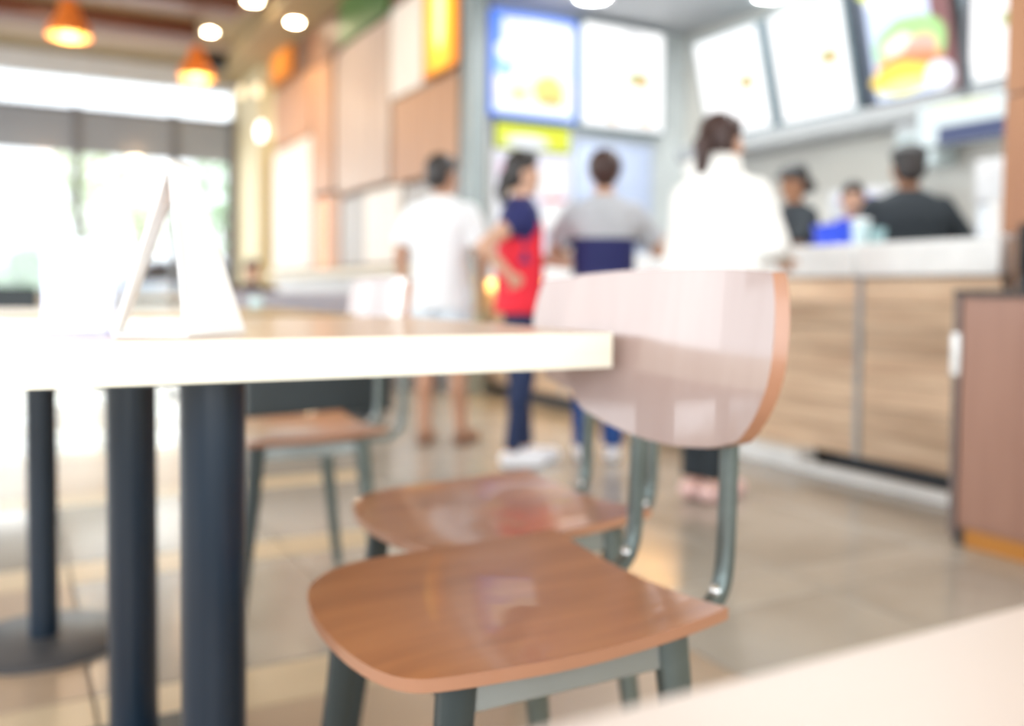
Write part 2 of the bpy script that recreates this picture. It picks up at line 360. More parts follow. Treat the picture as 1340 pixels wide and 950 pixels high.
# parked car, pale with a red tail lamp
car = thing('car', 'pale car parked outside, partly hidden by the white table sign', 'car', (2.9, 19.2, -.05), 0)
carp = mat('pale_car_paint', (.62, .64, .70), .25, coat=.5)
b = B(); pr = [(-2.0, .35), (-2.05, .75), (-1.3, .92), (-.7, 1.38), (.7, 1.42), (1.4, 1.0), (2.0, .9), (2.05, .4)]
rings(b, [[Vector((x, -.8, z)) for x, z in pr], [Vector((x, .8, z)) for x, z in pr]]); obj('car_body', b, carp, car)
b = B(); gp = [(-1.1, .98), (-.62, 1.32), (.62, 1.36), (1.2, 1.02)]; rings(b, [[Vector((x, -.815, z)) for x, z in gp], [Vector((x, .815, z)) for x, z in gp]]); obj('side_window', b, black, car)
for x in (-1.25, 1.25):
    for y in (-.72, .72): b = B(); cyl(b, (x, y-.12, .32), (x, y+.12, .32), .32, n=24); obj('wheel', b, black, car, True)
bx('tail_lamp', (-2.08, -.7, .7, -1.98, -.45, .88), mat('red_lens', (.6, .02, .02), .2), car)

# ------------------------------------------------------------------ lamps
def disc_light(x, y, z, r, e, c, label, group, watts=0):
    t = thing('downlight', label, 'ceiling light', (x, y, z), group=group)
    b = B(); x_, y_ = Vector((1, 0, 0)), Vector((0, 1, 0))
    rings(b, [ring((0, 0, 0), x_, y_, r*1.25, r*1.25, 24), ring((0, 0, -.02), x_, y_, r*1.2, r*1.2, 24), ring((0, 0, -.02), x_, y_, r, r, 24), ring((0, 0, -.005), x_, y_, r*.98, r*.98, 24)], cap=False)
    obj('trim_ring', b, white, t, True)
    b = B(); cyl(b, (0, 0, -.012), (0, 0, -.004), r*.98, n=24); obj('diffuser', b, mat('lamp_%s_%g' % (label[:4], e), (1, 1, 1), .5, emis=c, es=e), t)
    if watts:
        l = bpy.data.lights.new('downlight_beam', 'SPOT'); l.energy = watts; l.spot_size = radians(120); l.spot_blend = 1; l.shadow_soft_size = .06; l.color = c
        o = bpy.data.objects.new('downlight_beam', l); COL.objects.link(o); o.parent = t; o.location = (0, 0, -.05)
warm = (1, .82, .55)
disc_light(.36, 11.5, 4.098, .07, 60, warm, 'warm downlight leftmost of those in the beige ceiling', 'dining downlights', 30)
disc_light(2.22, 12.29, 4.098, .07, 60, warm, 'warm downlight just left of the cream pilaster corner', 'dining downlights', 30)
disc_light(2.38, 10.6, 4.058, .09, 40, warm, 'warm downlight at the top picture edge above the pilaster', 'dining downlights', 30)
disc_light(2.86, 10.62, 3.898, .075, 80, warm, 'warm downlight close above the orange wall lamp', 'dining downlights', 30)
cool = (.95, .97, 1)
disc_light(4.02, 6.15, 3.148, .13, 14, cool, 'round white downlight above the left menu boards', 'service downlights', 30)
disc_light(5.2, 5.42, 3.148, .13, 14, cool, 'round white downlight above the long menu boards', 'service downlights', 30)
for x, y in ((2.97, 12.95), (2.97, 14.0)):
    b = B(); ell(b, (0, 0, 0), (.05, .09, .09)); o = obj('wall_spot', b, mat('dim_spot_%g' % x, (1, .9, .7), .4, emis=(1, .8, .5), es=.9), None, True, (x, y, 3.55 if y < 13.5 else 3.72))
    tag(o, 'small dim spot on the cream pilaster, %s of two' % ('nearer' if y < 13.5 else 'farther'), 'lamp', 'pilaster spots')
b = B(); ell(b, (0, 0, 0), (.05, .14, .13)); o = obj('wall_lamp', b, mat('white_glow', (1, 1, 1), .4, emis=(1, 1, 1), es=2.2), None, True, (3.0, 12.88, 2.98)); tag(o, 'round white glowing lamp above the ochre door', 'lamp')
for k, (x, y) in enumerate(((2.35, 9.2), (2.35, 7.6))): disc_light(x, y, 4.098, .08, 40, warm, 'warm ceiling downlight %s, out of the picture above the wall boards' % ('farther from the menu boards' if k == 0 else 'closer to the menu boards'), 'dining downlights', 60)  # added downlights, out of view, to warm the tops of the wall boards
def pendant(x, y, z, label):
    t = thing('pendant_lamp', label, 'lamp', (x, y, z), group='orange pendant lamps')
    X, Y = Vector((1, 0, 0)), Vector((0, 1, 0))
    b = B(); pf = [(.20, -.02), (.20, .03), (.185, .09), (.13, .15), (.10, .24), (.07, .33), (.03, .36)]
    rings(b, [ring((0, 0, h), X, Y, r, r, 28) for r, h in pf], cap=False); obj('lamp_shade', b, mat('amber_shade', (.55, .14, .02), .35, emis=(1, .2, .02), es=.12), t, True)
    b = B(); rings(b, [ring((0, 0, h), X, Y, r, r, 28) for r, h in ((.196, .03), (.198, 0), (.16, -.03), (.08, -.045))]); obj('diffuser', b, mat('amber_bowl', (1, .5, .1), .3, emis=(1, .50, .10), es=2.0), t, True)
    b = B(); cyl(b, (0, 0, .36), (0, 0, 4.05-z), .008, n=8); obj('cord', b, black, t)
    l = bpy.data.lights.new('bulb', 'POINT'); l.energy = 18; l.color = (1, .7, .4); l.shadow_soft_size = .1; o = bpy.data.objects.new('bulb', l); COL.objects.link(o); o.parent = t; o.location = (0, 0, -.2)
pendant(.49, 10.13, 3.30, 'glowing orange pendant lamp, larger one at upper left')
pendant(1.9, 11.36, 3.30, 'glowing orange pendant lamp, smaller one right of the mullion')
# lit orange lanterns on the patchwork wall
def lantern(y0, y1, z0, z1, label, es, c1, c0):
    t = thing('wall_lantern', label, 'lamp', (XP-.05, (y0+y1)/2, z0), group='orange wall lanterns'); h = z1-z0; w_ = (y1-y0)/2
    bx('lantern_box', (-.03, -w_, 0, .05, w_, h), pm['orange'], t)
    m = blobs('lantern_face', c0, [(.5, .5, .42, .62, tuple((a+b_)/2 for a, b_ in zip(c0, c1)), 'e'), (.52, .52, .27, .5, c1, 'e'), (.5, .55, .14, .36, (1, .95, .45), 'e')] if es > 1 else [(.5, .5, .3, .5, c1, 'e')], es)
    picture('lit_face', ((-.036, w_-.02, .02), (-.036, -w_+.02, .02), (-.036, -w_+.02, h-.02), (-.036, w_-.02, h-.02)), m, t)
    bx('lantern_frame', (-.042, -w_, h-.02, .0, w_, h), pm['orange'], t); bx('lantern_frame', (-.042, -w_, 0, .0, w_, .02), pm['orange'], t)
lantern(6.63, 7.30, 2.60, 3.48, 'large yellow-orange lit lantern panel beside the grey post', 1.3, (1, .55, .02), (.95, .28, .01))
lantern(11.66, 12.62, 3.53, 4.08, 'orange lantern panel high on the wall by the pilaster', .9, (1, .30, .01), (.75, .2, .01))
b = B(); box(b, -.16, -.12, -.2, .16, .12, 0, bev=.02); t = tag(obj('ceiling_speaker', b, black, None, loc=(2.45, 13.3, 4.04)), 'small black speaker under the ceiling near the pilaster', 'speaker')

# ------------------------------------------------------------------ menu boards
food = lambda x, y, s=1.: [(x, y, .11*s, .06*s, (.35, .45, .18), 'e'), (x+.03*s, y-.03*s, .08*s, .035*s, (.75, .38, .15), 'e')]
W0 = (1, 1, 1)
def menu_y(x0, x1, z0, z1, m, label, bez):
    t = thing('menu_board', label, 'menu board', ((x0+x1)/2, YM-.14, z0), group='menu boards over the short wall'); w_ = (x1-x0)/2; h = z1-z0
    bx('board_frame', (-w_, 0, 0, w_, .10, h), bez, t, bev=.008)
    picture('lit_picture', ((-w_+.025, -.004, .025), (w_-.025, -.004, .025), (w_-.025, -.004, h-.025), (-w_+.025, -.004, h-.025)), m, t)
    bx('bracket', (-.05, .10, h*.3, .05, .14, h*.7), post_grey, t)
bluef = mat('blue_board_frame', (.05, .16, .6), .4, emis=(.04, .14, .7), es=.5); greyf = mat('grey_board_frame', (.16, .22, .25), .3)
menu_y(3.34, 4.13, 2.23, 3.06, blobs('promo_picture', (.12, .28, .95), [(.55, .5, .43, .44, (.86, .86, .97), 'b'), (.5, .25, .6, .26, (1, .93, .72), 'e'), (.12, .48, .14, .13, (.25, .5, .95), 'e'), (.15, .62, .14, .1, (.9, .95, 1), 'e'), (.5, .8, .22, .12, (1, .85, .72), 'e'), (.52, .72, .16, .16, (1, 1, 1), 'e'), (.5, .55, .3, .05, (.55, .78, .95), 'e'), (.68, .26, .2, .16, (1, .62, .12), 'e'), (.7, .14, .16, .06, (.7, .36, .08), 'e'), (.3, .2, .12, .09, (1, .72, .3), 'e'), (.5, .04, .6, .06, (.92, .97, .9), 'b')], .95), 'blue-bordered promotional menu board nearest the grey post', bluef)
menu_y(4.175, 5.06, 2.20, 3.10, blobs('menu_picture', W0, food(.68, .50, 1.3)+food(.35, .10, .7)+food(.78, .10, .7)+[(.6, .93, .12, .03, (.7, .7, .72), 'e')], .98), 'white menu board with small dish pictures beside the room corner', greyf)
TX, BX, ZB, ZT = 5.0, 5.2, 2.10, 2.90
def menu_x(y0, y1, m, label, bez):
    t = thing('menu_board', label, 'menu board', (BX, (y0+y1)/2, ZB), group='tilted menu boards over the long counter'); w_ = abs(y1-y0)/2; h = ZT-ZB
    b = B(); v = [(0, -w_, 0), (.08, -w_, 0), (.08-.2, -w_, h+.01), (-.2, -w_, h)]
    rings(b, [[Vector(p) for p in v], [Vector((p[0], w_, p[2])) for p in v]]); obj('board_frame', b, bez, t)
    q = lambda y, z: (-.2*z/h-.006, y, z)
    picture('lit_picture', (q(w_-.025, .025), q(-w_+.025, .025), q(-w_+.025, h-.025), q(w_-.025, h-.025)), m, t)
    bx('bracket', (-.02, -.04, h*.45, .19, .04, h*.55), post_grey, t)
menu_x(5.35, 6.12, blobs('menu_picture_b', W0, food(.72, .48, 1.2)+food(.72, .16, .7), .98), 'white tilted menu board farthest along, next to the room corner', greyf)
menu_x(4.54, 5.27, blobs('menu_picture_c', W0, food(.75, .5, 1.2)+food(.3, .14, .7)+food(.78, .16, .7), .98), 'white tilted menu board between a white board and the black-framed one', greyf)
menu_x(3.73, 4.49, blobs('burger_picture', (.03, .05, .09), [(.56, .50, .42, .5, (.62, .72, .95), 'b'), (.42, .93, .36, .1, (.80, .9, .02), 'e'), (.45, .84, .32, .09, (1, 1, 1), 'e'), (.9, .4, .1, .5, (.18, .05, .05), 'b'), (.55, .42, .38, .24, (.35, .68, .22), 'e'), (.45, .42, .18, .1, (.9, .95, .8), 'e'), (.66, .36, .18, .12, (.85, .4, .32), 'e'), (.52, .28, .36, .09, (.75, .22, .08), 'e'), (.42, .17, .34, .12, (1, .68, .05), 'e'), (.45, .09, .3, .06, (1, .9, .3), 'e'), (.82, .12, .15, .12, (.85, .88, .98), 'e')], 1.05), 'dark menu board with a big colourful burger picture', black)
menu_x(2.92, 3.69, blobs('menu_picture_d', W0, food(.42, .42, 1.2)+food(.4, .85, .9)+food(.72, .16, .7), .98), 'white tilted menu board cut by the stained pillar', greyf)
o = bx('menu_shelf', (5.02, 2.2, 1.94, 5.40, 6.35, 2.06), mat('grey_shelf', (0.306, 0.315, 0.315), .35), None, bev=.01); tag(o, 'long grey shelf running under the tilted menu boards', 'shelf')
# banner, posters under the left boards
o = thing('banner', 'yellow promotional banner with white lettering strip under the blue board', 'banner', (3.79, YM-.03, 1.98))
bx('banner_panel', (-.36, 0, 0, .36, .02, .24), black, o)
picture('banner_print', ((-.35, -.004, .01), (.35, -.004, .01), (.35, -.004, .21), (-.35, -.004, .21)), blobs('banner_print', (.78, .86, .02), [(.42, .28, .3, .3, (.86, .9, .92), 'e'), (.8, .5, .1, .3, (.8, .82, 0), 'e')], .75), o)
o = thing('poster', 'white and pink poster of dishes below the yellow banner', 'poster', (3.79, YM-.03, 1.10))
bx('poster_board', (-.37, 0, 0, .37, .02, .86), white, o)
picture('poster_print', ((-.36, -.004, .01), (.36, -.004, .01), (.36, -.004, .85), (-.36, -.004, .85)), blobs('poster_print', (.82, .80, .92), [(.2, .8, .16, .14, (.85, .55, .7), 'e'), (.25, .55, .14, .16, (.8, .55, .3), 'e'), (.72, .72, .2, .16, (1, 1, 1), 'e'), (.8, .4, .2, .15, (1, 1, 1), 'e'), (.78, .56, .18, .03, (.6, .1, .15), 'e'), (.4, .25, .25, .15, (.8, .6, .5), 'e'), (.1, .2, .1, .4, (.95, .95, 1), 'b')], .75), o)
o = bx('notice_board', (4.2, YM-.06, 1.12, 5.0, YM-.01, 2.12), mat('lavender_panel', (.42, .48, .62), .4), None, bev=.008); tag(o, 'plain lavender-blue panel below the white board on the short wall', 'panel')

# ------------------------------------------------------------------ counter
ct = thing('service_counter', 'long service counter with pale oak boards and white top', 'counter', (3.3, 4.3, 0))
L0, L1 = -2.13, 2.30
bx('carcass', (.03, L0, .09, .62, L1, .90), dark_grey, ct)
for a, c in ((L0, -1.455), (-1.445, L1)): bx('countertop', (-.05, a, .90, .70, c, 1.045), mat('white_solid_surface', (.92, .94, .95), .25, coat=.3), ct, bev=.012)
bx('toe_kick', (.10, L0, 0, .55, L1, .10), dark_grey, ct)
bx('kerb', (-.11, L0, 0, -.06, -1.2, .045), white, ct, bev=.006)
bx('plinth', (-.11, -1.2, 0, .02, -.45, .092), white, ct, bev=.008)
gm = mat('brushed_divider', (.50, .53, .54), .3, metal=.5)
y = L0; seg = [L0, -1.45, -.62, .22, 1.05, 1.70, L1]
for a, c in zip(seg, seg[1:]):
    zs = [.095, .21, .33, .44, .56, .67, .78, .895]
    for z0, z1 in zip(zs, zs[1:]): bx('counter_board', (random.uniform(-.006, .002), a+.018, z0+.002, .03, c-.018, z1-.002), oak, ct)
    if c < L1: bx('divider_strip', (-.01, c-.014, .095, .02, c+.014, .90), gm, ct)
bx('counter_lamp_strip', (-.035, -.3, .885, -.01, L1, .899), mat('warm_strip', (1, 0.8, 0.4), .4, emis=(1, .68, .2), es=2), ct)
# back counter in the kitchen
bk = thing('back_counter', 'white kitchen work counter along the back wall', 'counter', (5.06, 3.8, 0))
bx('cabinet', (-.28, -2, .08, .32, 2, .86), mat('stainless', (.55, .56, .57), .3, metal=.6), bk); bx('worktop', (-.30, -2.02, .86, .32, 2.02, .92), white, bk, bev=.01)
# equipment
def kit(name, label, cat, loc, parts):
    t = thing(name, label, cat, loc)
    for n_, c, m in parts: bx(n_, c, m, t, bev=.01)
    return t
st = MATS['stainless']
kit('drink_machine', 'white counter-top machine left of the black-shirted worker', 'machine', (5.06, 4.22, .92), [('machine_body', (-.2, -.28, 0, .25, .25, .50), white), ('machine_head', (-.27, -.22, .38, .25, .20, .58), mat('pale_grey_plastic', (.7, .71, .72), .4)), ('drip_tray', (-.3, -.18, 0, -.2, .16, .04), dark_grey), ('label_band', (-.275, -.18, .50, -.27, .12, .53), mat('lilac', (.35, .35, .75), .4))])
kit('fryer_hood', 'pale grey hooded kitchen machine beside the pillar', 'machine', (5.04, 3.0, .92), [('machine_body', (-.2, -.45, 0, .3, .38, .42), st), ('machine_hood', (-.25, -.48, .42, .3, .36, .66), mat('pale_grey_plastic', (.7, .71, .72), .4)), ('control_panel', (-.215, -.3, .28, -.2, -.1, .38), dark_grey)])
t = thing('order_screen', 'hanging order screen, white above a navy band, beside the pillar', 'screen', (4.8, 3.5, 1.70))
bx('screen_frame', (0, -.33, -.01, .05, .26, .26), black, t, bev=.005)
picture('lit_picture', ((-.004, .25, 0), (-.004, -.32, 0), (-.004, -.32, .25), (-.004, .25, .25)), blobs('order_print', (.75, .86, .88), [(.62, .22, .36, .2, (.01, .03, .14), 'b'), (.5, .85, .4, .12, (.85, .92, .7), 'e')], .8), t)
bx('screen_arm', (.02, -.05, .25, .05, -.01, 1.45), dark_grey, t)
kit('upper_box', 'pale teal box on the wall left of the order screen', 'box', (5.28, 4.05, 1.66), [('box_body', (-.12, -.15, 0, .1, .15, .26), mat('pale_teal', (.66, .76, .76), .4)), ('box_lid', (-.125, -.155, .22, .1, .155, .28), white)])
CT = 1.045
def cup(x, y, z, r, h, m, label, group, lid=None, name='cup'):
    t = thing(name, label, 'cup', (x, y, z), group=group); X, Y = Vector((1, 0, 0)), Vector((0, 1, 0))
    b = B(); rings(b, [ring((0, 0, a), X, Y, q, q, 20) for q, a in ((r*.72, 0), (r*.75, .003), (r, h), (r*.94, h), (r*.68, .006))]); obj('cup_body', b, m, t, True)
    if lid: b = B(); rings(b, [ring((0, 0, a), X, Y, q, q, 20) for q, a in ((r*1.05, h-.004), (r*1.05, h+.006), (r*.8, h+.012))]); obj('lid', b, lid, t, True)
bb = thing('bin', 'bright blue tub standing on the counter behind the white hoodie', 'tub', (3.75, 3.42, CT)); X, Y = Vector((1, 0, 0)), Vector((0, 1, 0))
b = B(); rings(b, [ring((0, 0, a), X, Y, q, q, 20, .6) for q, a in ((.07, 0), (.09, .12), (.085, .12), (.066, .01))]); obj('tub_body', b, mat('bright_blue', (.01, .06, .65), .35), bb, True)
b = B(); rings(b, [ring((0, 0, a), X, Y, q, q, 20, .6) for q, a in ((.096, .115), (.096, .13), (.08, .13))], cap=False); obj('rim', b, MATS['bright_blue'], bb, True)
cup(3.6, 3.12, CT, .045, .13, mat('frosted_cup', (.6, .75, .78), .15), 'pale frosted cup with lid right of the blue tub', 'cups on the counter', white)
cup(3.6, 3.02, CT, .04, .09, mat('teal_cup', (.25, .4, .42), .2), 'teal-grey cup behind the front lip of the counter', 'cups on the counter')
for k, (dx, dy, h) in enumerate(((0, 0, .17), (.02, -.11, .14), (.12, -.05, .2))):
    cup(3.62+dx, 2.42+dy, CT, .042, h, white, ('tall white cup in the group beside the pillar, leftmost', 'white cup beside the pillar, nearest the pillar and shortest', 'tallest white cup behind the pair beside the pillar')[k], 'white cups beside the pillar')
pos = thing('till', 'dark till terminal on the counter left of the grey-and-navy shirt', 'till', (3.5, 5.25, CT), 90)
bx('till_base', (-.12, -.1, 0, .12, .1, .06), black, pos, bev=.01); bx('till_stem', (-.02, -.02, .06, .02, .02, .14), black, pos)
b = B(); box(b, -.15, -.015, -.1, .15, .015, .1, bev=.008); o = obj('till_screen', b, dark_grey, pos, loc=(0, 0, .2)); o.rotation_euler = (radians(-20), 0, 0)
kit('tray', 'tan tray with wrapped food on the counter beside the grey sleeve', 'tray', (3.42, 3.92, CT), [('tray_base', (-.14, -.2, 0, .14, .2, .015), mat('tan_tray', (.45, .28, .12), .5)), ('food_box', (-.06, -.1, .015, .07, .05, .09), mat('kraft_box', (.5, .33, .15), .6)), ('napkin', (-.1, .07, .015, .05, .17, .03), white)])

# ------------------------------------------------------------------ trash cabinet at right
tc = thing('tray_cabinet', 'reddish walnut waste cabinet with dark trim at right picture edge', 'cabinet', (2.72, 1.965, 0))
bx('cabinet_body', (.008, -1.15, .06, .46, -.012, .82), cabinet_brown, tc)
bx('cabinet_top', (-.01, -1.17, .82, .47, 0, .842), dark_trim, tc, bev=.003)
bx('edge_post', (-.002, -.022, .03, .03, 0, .82), mat('grey_brown_trim', (.16, .12, .11), .4), tc); bx('edge_post', (.43, -.022, .03, .47, 0, .82), MATS['grey_brown_trim'], tc)
bx('cabinet_door', (-.004, -.56, .075, .01, -.035, .81), cabinet_brown, tc, bev=.003); bx('cabinet_door', (-.004, -1.12, .075, .01, -.57, .81), cabinet_brown, tc, bev=.003)
o = bx('hinge_plate', (-.012, -.03, .56, -.001, .002, .70), bolt_m, tc, bev=.003); o['label'] = 'pale metal plate on the cabinet edge'
bx('plinth', (.012, -1.14, 0, .44, -.05, .06), orange_trim, tc); bx('foot', (.01, -.05, 0, .06, -.012, .06), dark_trim, tc)
t = kit('tray_rack', 'black tray rack standing on the waste cabinet at the picture edge', 'rack', (2.95, 1.75, .842), [('rack_shell', (-.08, -.36, 0, .2, .105, .05), black), ('rack_back', (.16, -.36, .05, .2, .105, .22), black), ('rack_side', (-.08, .085, .05, .2, .105, .22), black), ('rack_shelf', (-.08, -.36, .13, .16, .085, .145), black)])

# ------------------------------------------------------------------ tables
def pedestal_post(b_, z1, r): pass
tb = thing('cafe_table', 'pale birch cafe table with thick light edge, nearest at left', 'table', (.195, 1.46, 0))
bx('tabletop', (-.75, -.378, .724, .548, .378, .77), table_top, tb, bev=.003)
for c in ((-.752, -.381, .7205, .551, -.3775, .7695), (-.752, .3775, .7205, .551, .381, .7695), (.5475, -.3774, .7205, .551, .3774, .7695), (-.753, -.3774, .7205, -.7495, .3774, .7695)):
    bx('edge_band', c, table_edge, tb)
for yy in (-.22, .265):
    b = B(); cyl(b, (.03 if yy < 0 else -.02, yy, .02), (.03 if yy < 0 else -.02, yy, .715), .0415, n=36); obj('pedestal_post', b, blue_steel, tb, True)
    bx('mounting_plate', (-.12, yy-.1, .712, .14, yy+.1, .722), steel, tb)
b = B(); box(b, -.12, -.32, 0, .12, .36, .02, bev=.008); obj('base_plate', b, steel, tb)
t2 = thing('cafe_table', 'second birch cafe table behind, on a round-based single post', 'table', (.047, 2.36, 0))
bx('tabletop', (-.75, -.37, .722, .63, .38, .77), mat('ochre_laminate', (.42, .28, .13), .35, noise=(.36, .24, .11), scale=(3, 20, 3)), t2, bev=.003)
b = B(); rings(b, [ring((0, 0, h), X, Y, r, r, 48) for r, h in ((.182, 0), (.182, .012), (.172, .018), (.04, .022))]); obj('base_plate', b, mat('charcoal_base', (.07, .07, .075), .4), t2, True)
b = B(); cyl(b, (0, 0, .02), (0, 0, .722), .0325, n=32); obj('pedestal_post', b, blue_steel, t2, True)
tn = thing('near_table', 'pale pinkish tabletop corner, very near at lower right', 'table', (0, .245, .003))
bx('tabletop', (0, -.7, .652, 1.3, 0, .69), mat('pale_pink_laminate', (.70, .60, .55), .35, noise=(.66, .56, .51), scale=(2, 8, 2)), tn, bev=.004)
b = B(); cyl(b, (.55, -.35, .02), (.55, -.35, .655), .04, n=28); obj('pedestal_post', b, blue_steel, tn, True)
b = B(); cyl(b, (.55, -.35, 0), (.55, -.35, .02), .2, n=40); obj('base_plate', b, steel, tn, True)

# ------------------------------------------------------------------ chairs
def sheet(fn, nu, nv, th):
    b = B(); top, bot = [], []; rim = []
    for i in range(nu+1):
        ta, ba = [], []
        for j in range(nv+1):
            p, n = fn(-1+2*i/nu, -1+2*j/nv); ta.append(b.verts.new(p+n*th/2)); ba.append(b.verts.new(p-n*th/2))
        top.append(ta); bot.append(ba)
    for i in range(nu):
        for j in range(nv):
            b.faces.new((top[i][j], top[i+1][j], top[i+1][j+1], top[i][j+1])); b.faces.new((bot[i][j+1], bot[i+1][j+1], bot[i+1][j], bot[i][j]))
    def edge(a, c, d, e): b.faces.new((a, c, d, e)).material_index = 1
    for i in range(nu): edge(top[i+1][0], top[i][0], bot[i][0], bot[i+1][0]); edge(top[i][nv], top[i+1][nv], bot[i+1][nv], bot[i][nv])
    for j in range(nv): edge(top[0][j], top[0][j+1], bot[0][j+1], bot[0][j]); edge(top[nu][j+1], top[nu][j], bot[nu][j], bot[nu][j+1])
    return b
def seat_fn(u, v):
    k = .20 if u < 0 else .08
    x = u*sqrt(1-.20*v*v) if u < 0 else u*sqrt(1-.02*v*v); y_ = v*sqrt(1-k*u*u)
    x = x*.228 if u < 0 else x*.19; y_ *= .214*(1-.02*(u+1))
    q = (abs(u*v))**5; x *= 1-.075*q*(1 if u < 0 else .15); y_ *= 1-.085*q*(1 if u < 0 else .15)
    z = .444+.007*v*v-.006*cos(u*pi/2)+.004*v*v*(1+u)-.010*max(0, -u-.4)**2/.36
    return Vector((x+.01, y_, z)), Vector((0, 0, 1))
def back_fn(u, v):   # u: bottom..top, v: across
    kz = .42 if u < 0 else .13
    z = u*sqrt(1-kz*v*v); y_ = v*sqrt(1-(.36 if u < 0 else .22)*u*u)*(1+.04*(u-1))
    z = z*.118; y_ = y_*(.236 if u > 0 else .236)
    x = .262+.10*(z/.85)-.55*y_*y_
    n = Vector((1, 1.1*y_, -.1)).normalized()
    return Vector((x, y_, .742+z)), n
def make_chair(label, loc, rz):
    t = thing('dining_chair', label, 'chair', loc, rz, 'walnut plywood chairs')
    obj('seat', sheet(seat_fn, 20, 20, .014), [walnut, walnut_rim], t, True); obj('backrest', sheet(back_fn, 20, 20, .019), [walnut_back_sheen, walnut_rim], t, True)
    for sy in (-1, 1):
        b = B(); p = [(-.02, sy*.098, .428), (.19, sy*.098, .422), (.245, sy*.098, .425), (.272, sy*.098, .46), (.278, sy*.098, .55), (.28, sy*.098, .66), (.284, sy*.097, .70)]
        tube(b, smoothpath(p, 5), .013, .008, n=12, side=(0, 1, 0), sq=.5); o = obj('back_post', b, chair_steel, t, True)
        for q in ((.262, sy*.098, .446), (.272, sy*.098, .672)): b = B(); ell(b, q, (.010, .010, .010), n=10); obj('bolt', b, bolt_m, o, True)
        for sx, x0, x1 in ((-1, -.135, -.185), (1, .135, .185)):
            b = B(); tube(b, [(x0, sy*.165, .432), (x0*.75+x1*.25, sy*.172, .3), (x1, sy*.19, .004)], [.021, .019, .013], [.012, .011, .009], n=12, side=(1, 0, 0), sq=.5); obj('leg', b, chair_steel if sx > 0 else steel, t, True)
        bx('side_rail', (-.14, sy*.165-.006, .399, .14, sy*.165+.006, .434), rail_steel, t, bev=.002)
    for x0 in (-.135, .135): bx('cross_rail', (x0-.006, -.16, .402, x0+.006, .16, .434), rail_steel, t, bev=.002)
    return t
c1 = make_chair('walnut plywood chair in front, whose backrest stands fully in view', (.522, .992, 0), 0)
dup(c1, (.725, 1.41, 0), 3, 'walnut plywood chair just behind the front one, only its seat showing', 'walnut plywood chairs')
dup(c1, (.655, 2.45, 0), 0, 'walnut plywood chair at the second table, seen under the tabletop edge', 'walnut plywood chairs')

# ------------------------------------------------------------------ things on the near table
a_ = thing('table_sign', 'white A-shaped table sign standing on the nearest table', 'sign', (.19, 1.24, .77))
def slab(name, q, th, m, parent, off):
    q = [Vector(p)-Vector(off) for p in q]; n = (q[1]-q[0]).cross(q[3]-q[0]).normalized()*th/2
    b = B(); rings(b, [[p-n for p in q], [p+n for p in q]]); return obj(name, b, m, parent)
off = (.19, 1.24, .77)
slab('right_panel', [(.175, 1.13, .772), (.262, 1.22, .772), (.200, 1.24, .985), (.165, 1.185, .985)], .004, acrylic, a_, off)
slab('left_panel', [(.098, 1.15, .772), (.118, 1.25, .772), (.190, 1.24, .985), (.165, 1.185, .985)], .004, acrylic, a_, off)
slab('foot_plate', [(.098, 1.15, .773), (.175, 1.12, .773), (.262, 1.22, .773), (.118, 1.25, .773)], .004, acrylic, a_, off)
hd = thing('leaflet_holder', 'translucent pale leaflet holder left of the white table sign', 'holder', (.07, 1.22, .77))
film = glass('frosted_film', (.93, .93, .98), .10)
bx('holder_front', (-.045, -.02, 0, .035, -.017, .085), film, hd); bx('holder_back', (-.045, .02, 0, .05, .023, .12), film, hd); bx('holder_base', (-.05, -.025, 0, .05, .028, .004), film, hd)
bx('leaflet', (-.035, -.004, .004, .03, -.001, .07), mat('pale_leaflet', (.82, .82, .88), .6), hd)
o = bx('napkin', (-.025, 1.42, .77, .045, 1.52, .773), white); tag(o, 'folded white napkin lying on the nearest table at left', 'napkin')
cup(.58, 2.55, .77, .022, .035, mat('frosted_cup', (.6, .75, .78), .15), 'small pale cup near the right end of the second table', 'cups on the second table')
cup(.42, 2.62, .77, .022, .035, white, 'small white cup left of the pale one on the second table', 'cups on the second table')

# ------------------------------------------------------------------ far seating
so = thing('booth_sofa', 'dark booth sofa with pale grey back behind the second table', 'sofa', (1.30, 5.75, 0))
bx('sofa_base', (-.12, -.3, .05, .8, .3, .42), navy_seat, so, bev=.03); bx('sofa_back', (-.12, .18, .42, .8, .33, .80), lav, so, bev=.03); bx('sofa_cushion', (-.10, -.32, .42, .78, .18, .50), navy_seat, so, bev=.03)
for x in (-.1, .7): bx('sofa_foot', (x, -.2, 0, x+.06, .2, .05), black, so)
bw = thing('wall_bench', 'long grey bench running along the patchwork wall', 'bench', (2.88, 9.6, 0))
bx('bench_base', (-.3, -2.6, 0, .22, 2.6, .40), mat('grey_base', (.30, .29, .30), .6), bw); bx('bench_seat', (-.33, -2.62, .40, .15, 2.62, .48), lav, bw, bev=.02); bx('bench_back', (.12, -2.62, .48, .24, 2.62, .88), mat('grey_vinyl', (0.425, 0.425, 0.451), .45), bw, bev=.03)
def far_table(x, y, label, rz=0):
    t = thing('cafe_table', label, 'table', (x, y, 0), rz, 'brown tables in the far dining area')
    bx('tabletop', (-.6, -.35, .715, .6, .35, .755), MATS['ochre_laminate'], t, bev=.004)
    b = B(); cyl(b, (0, 0, .02), (0, 0, .715), .03, n=20); obj('pedestal_post', b, blue_steel, t, True); b = B(); cyl(b, (0, 0, 0), (0, 0, .02), .22, n=28); obj('base_plate', b, steel, t, True); return t
f1 = far_table(1.85, 8.85, 'brown table at which the seated far person leans')
dup(f1, (1.2, 7.4, 0), 0, 'brown table between the sofa and the seated far person', 'brown tables in the far dining area')
dup(f1, (-.3, 6.2, 0), 0, 'brown table left of the booth sofa, mostly under the sign', 'brown tables in the far dining area')
